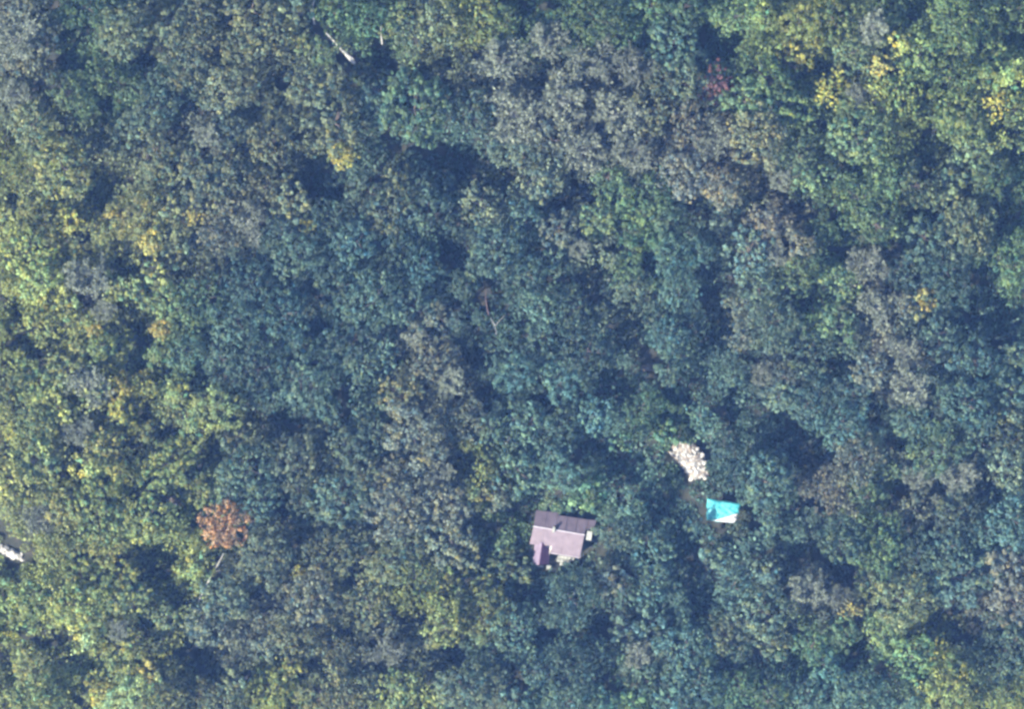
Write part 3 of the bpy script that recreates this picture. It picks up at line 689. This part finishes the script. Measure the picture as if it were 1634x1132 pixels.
def cover(px, py, r_): open_[(gx_ - px) ** 2 + (gy_ - py) ** 2 < r_ * r_] = False
for t in trees: cover(t[0], t[1], t[2] * 1.0)
for g_ in GAPS: cover(g_[0], g_[1], g_[2] + 6)
for g_ in HARD: cover(g_[0], g_[1], g_[2] + 11)
while len(spots) < 1100:
    c_ = np.argwhere(open_)
    if len(c_) == 0: break
    j, i = c_[int(rng.integers(0, len(c_)))]
    px, py = float(gx_[j, i]), float(gy_[j, i]); r_ = 12 + 12 * rng.random()
    dg = (np.hypot(GA[:, 0] - px, GA[:, 1] - py) - GA[:, 2]).min(); dh = (np.hypot(HA[:, 0] - px, HA[:, 1] - py) - HA[:, 2]).min()
    r_ = max(7, min(r_, dg * .9, dh * .85)); spots.append((px, py, r_, field_kind(px, py))); cover(px, py, r_ * .85)
keep_frac = lambda r_: .75 if r_ > 15 else .45
spots = []
low = list(trees)
n0 = len(low); fill(15, 25, 16000, 420, low, .6, .9); fill(9, 15, 20000, 620, low, .6, .9)
spots += [(t[0], t[1], t[2], t[3]) for t in low[n0:]]
o = mass('undergrowth_shrubs', spots, lambda: 's', lambda r_: 5.2 + 2.6 * rng.random())
tag(o, 'smaller trees and bushes filling in between the canopy crowns', 'undergrowth')
keep_frac = lambda r_: 1
U = []
for i in range(4):
    r_u = np.random.default_rng(700 + i); n_u = 150
    th = r_u.random(n_u) * 6.28; rho = np.sqrt(r_u.random(n_u)); zu = .9 * np.sqrt(1 - rho ** 2) + .25 * r_u.normal(size=n_u)
    Pu = np.stack([np.cos(th) * rho * 2.2, np.sin(th) * rho * 2.2, zu], 1)
    nu = rand_unit(n_u, r_u) * .9 + (0, 0, .7); nu /= np.linalg.norm(nu, axis=1)[:, None]
    Vu, Fu = leaves(Pu, nu, .42 * (.5 + .6 * r_u.random(n_u)), r_u)
    LEAFY['u', i] = (Vu, Fu, np.repeat(np.clip(1 + .3 * r_u.normal(size=n_u), .4, 1.8)[:, None] * np.ones(3), 4, 0), None)
spots = []
for gy in range(-20, PH + 20, 26):
    for gx in range(-20, PW + 20, 26):
        px, py = gx + 26 * rng.random(), gy + 26 * rng.random()
        if (np.hypot(HA[:, 0] - px, HA[:, 1] - py) < HA[:, 2] + 3).any(): continue
        dh = (np.hypot(HA[:, 0] - px, HA[:, 1] - py) - HA[:, 2]).min()
        spots.append((px, py, min(18 + 5 * rng.random(), 5 + dh), field_kind(px, py)))
in_gap = lambda px, py: (np.hypot(GA[:, 0] - px, GA[:, 1] - py) < GA[:, 2] + 8).any()
o = mass('low_bushes', [t for t in spots if not in_gap(t[0], t[1])], lambda: 'u', lambda r_: 1.2 + 2.4 * rng.random())
tag(o, 'layer of low bushes growing under the forest canopy', 'undergrowth')
o = mass('forest_floor_cover', [t for t in spots if in_gap(t[0], t[1])], lambda: 'u', lambda r_: -.3)
tag(o, 'low leafy ground cover on the floor of the dark forest gaps', 'undergrowth')
keep_frac = lambda r_: .55
spots = []
for gx, gy, gr in GAPS:
    for _ in range(max(1, int(gr / 7))):
        a = rng.random() * 6.28; d = gr * math.sqrt(rng.random()); px, py = gx + math.cos(a) * d, gy + math.sin(a) * d
        if (np.hypot(HA[:, 0] - px, HA[:, 1] - py) < HA[:, 2] + 9).any(): continue
        spots.append((px, py, 7 + 6 * rng.random(), ('teal', 'bluegreen', 'teal', 'greybrown')[int(rng.integers(0, 4))]))
o = mass('forest_floor_plants', spots, lambda: 's', lambda r_: -.3)
tag(o, 'low plants growing on the shaded floor of the forest gaps', 'undergrowth')
keep_frac = lambda r_: .4
spots = []; ring = list(trees)
n0 = len(ring)
B = 330
for x0, x1, y0, y1 in ((-B, -20, -B, PH + B), (PW + 20, PW + B, -B, PH + B), (-20, PW + 20, -B, -20), (-20, PW + 20, PH + 20, PH + B)):
    fill(34, 50, 1500, 130, ring, .78, .5, x0, x1, y0, y1)
spots = [(t[0], t[1], t[2], t[3]) for t in ring[n0:]]
o = mass('forest', spots, lambda: 'm', lambda r_: 5 + 3 * rng.random())
tag(o, 'continuous forest canopy carrying on beyond the picture edges', 'forest')
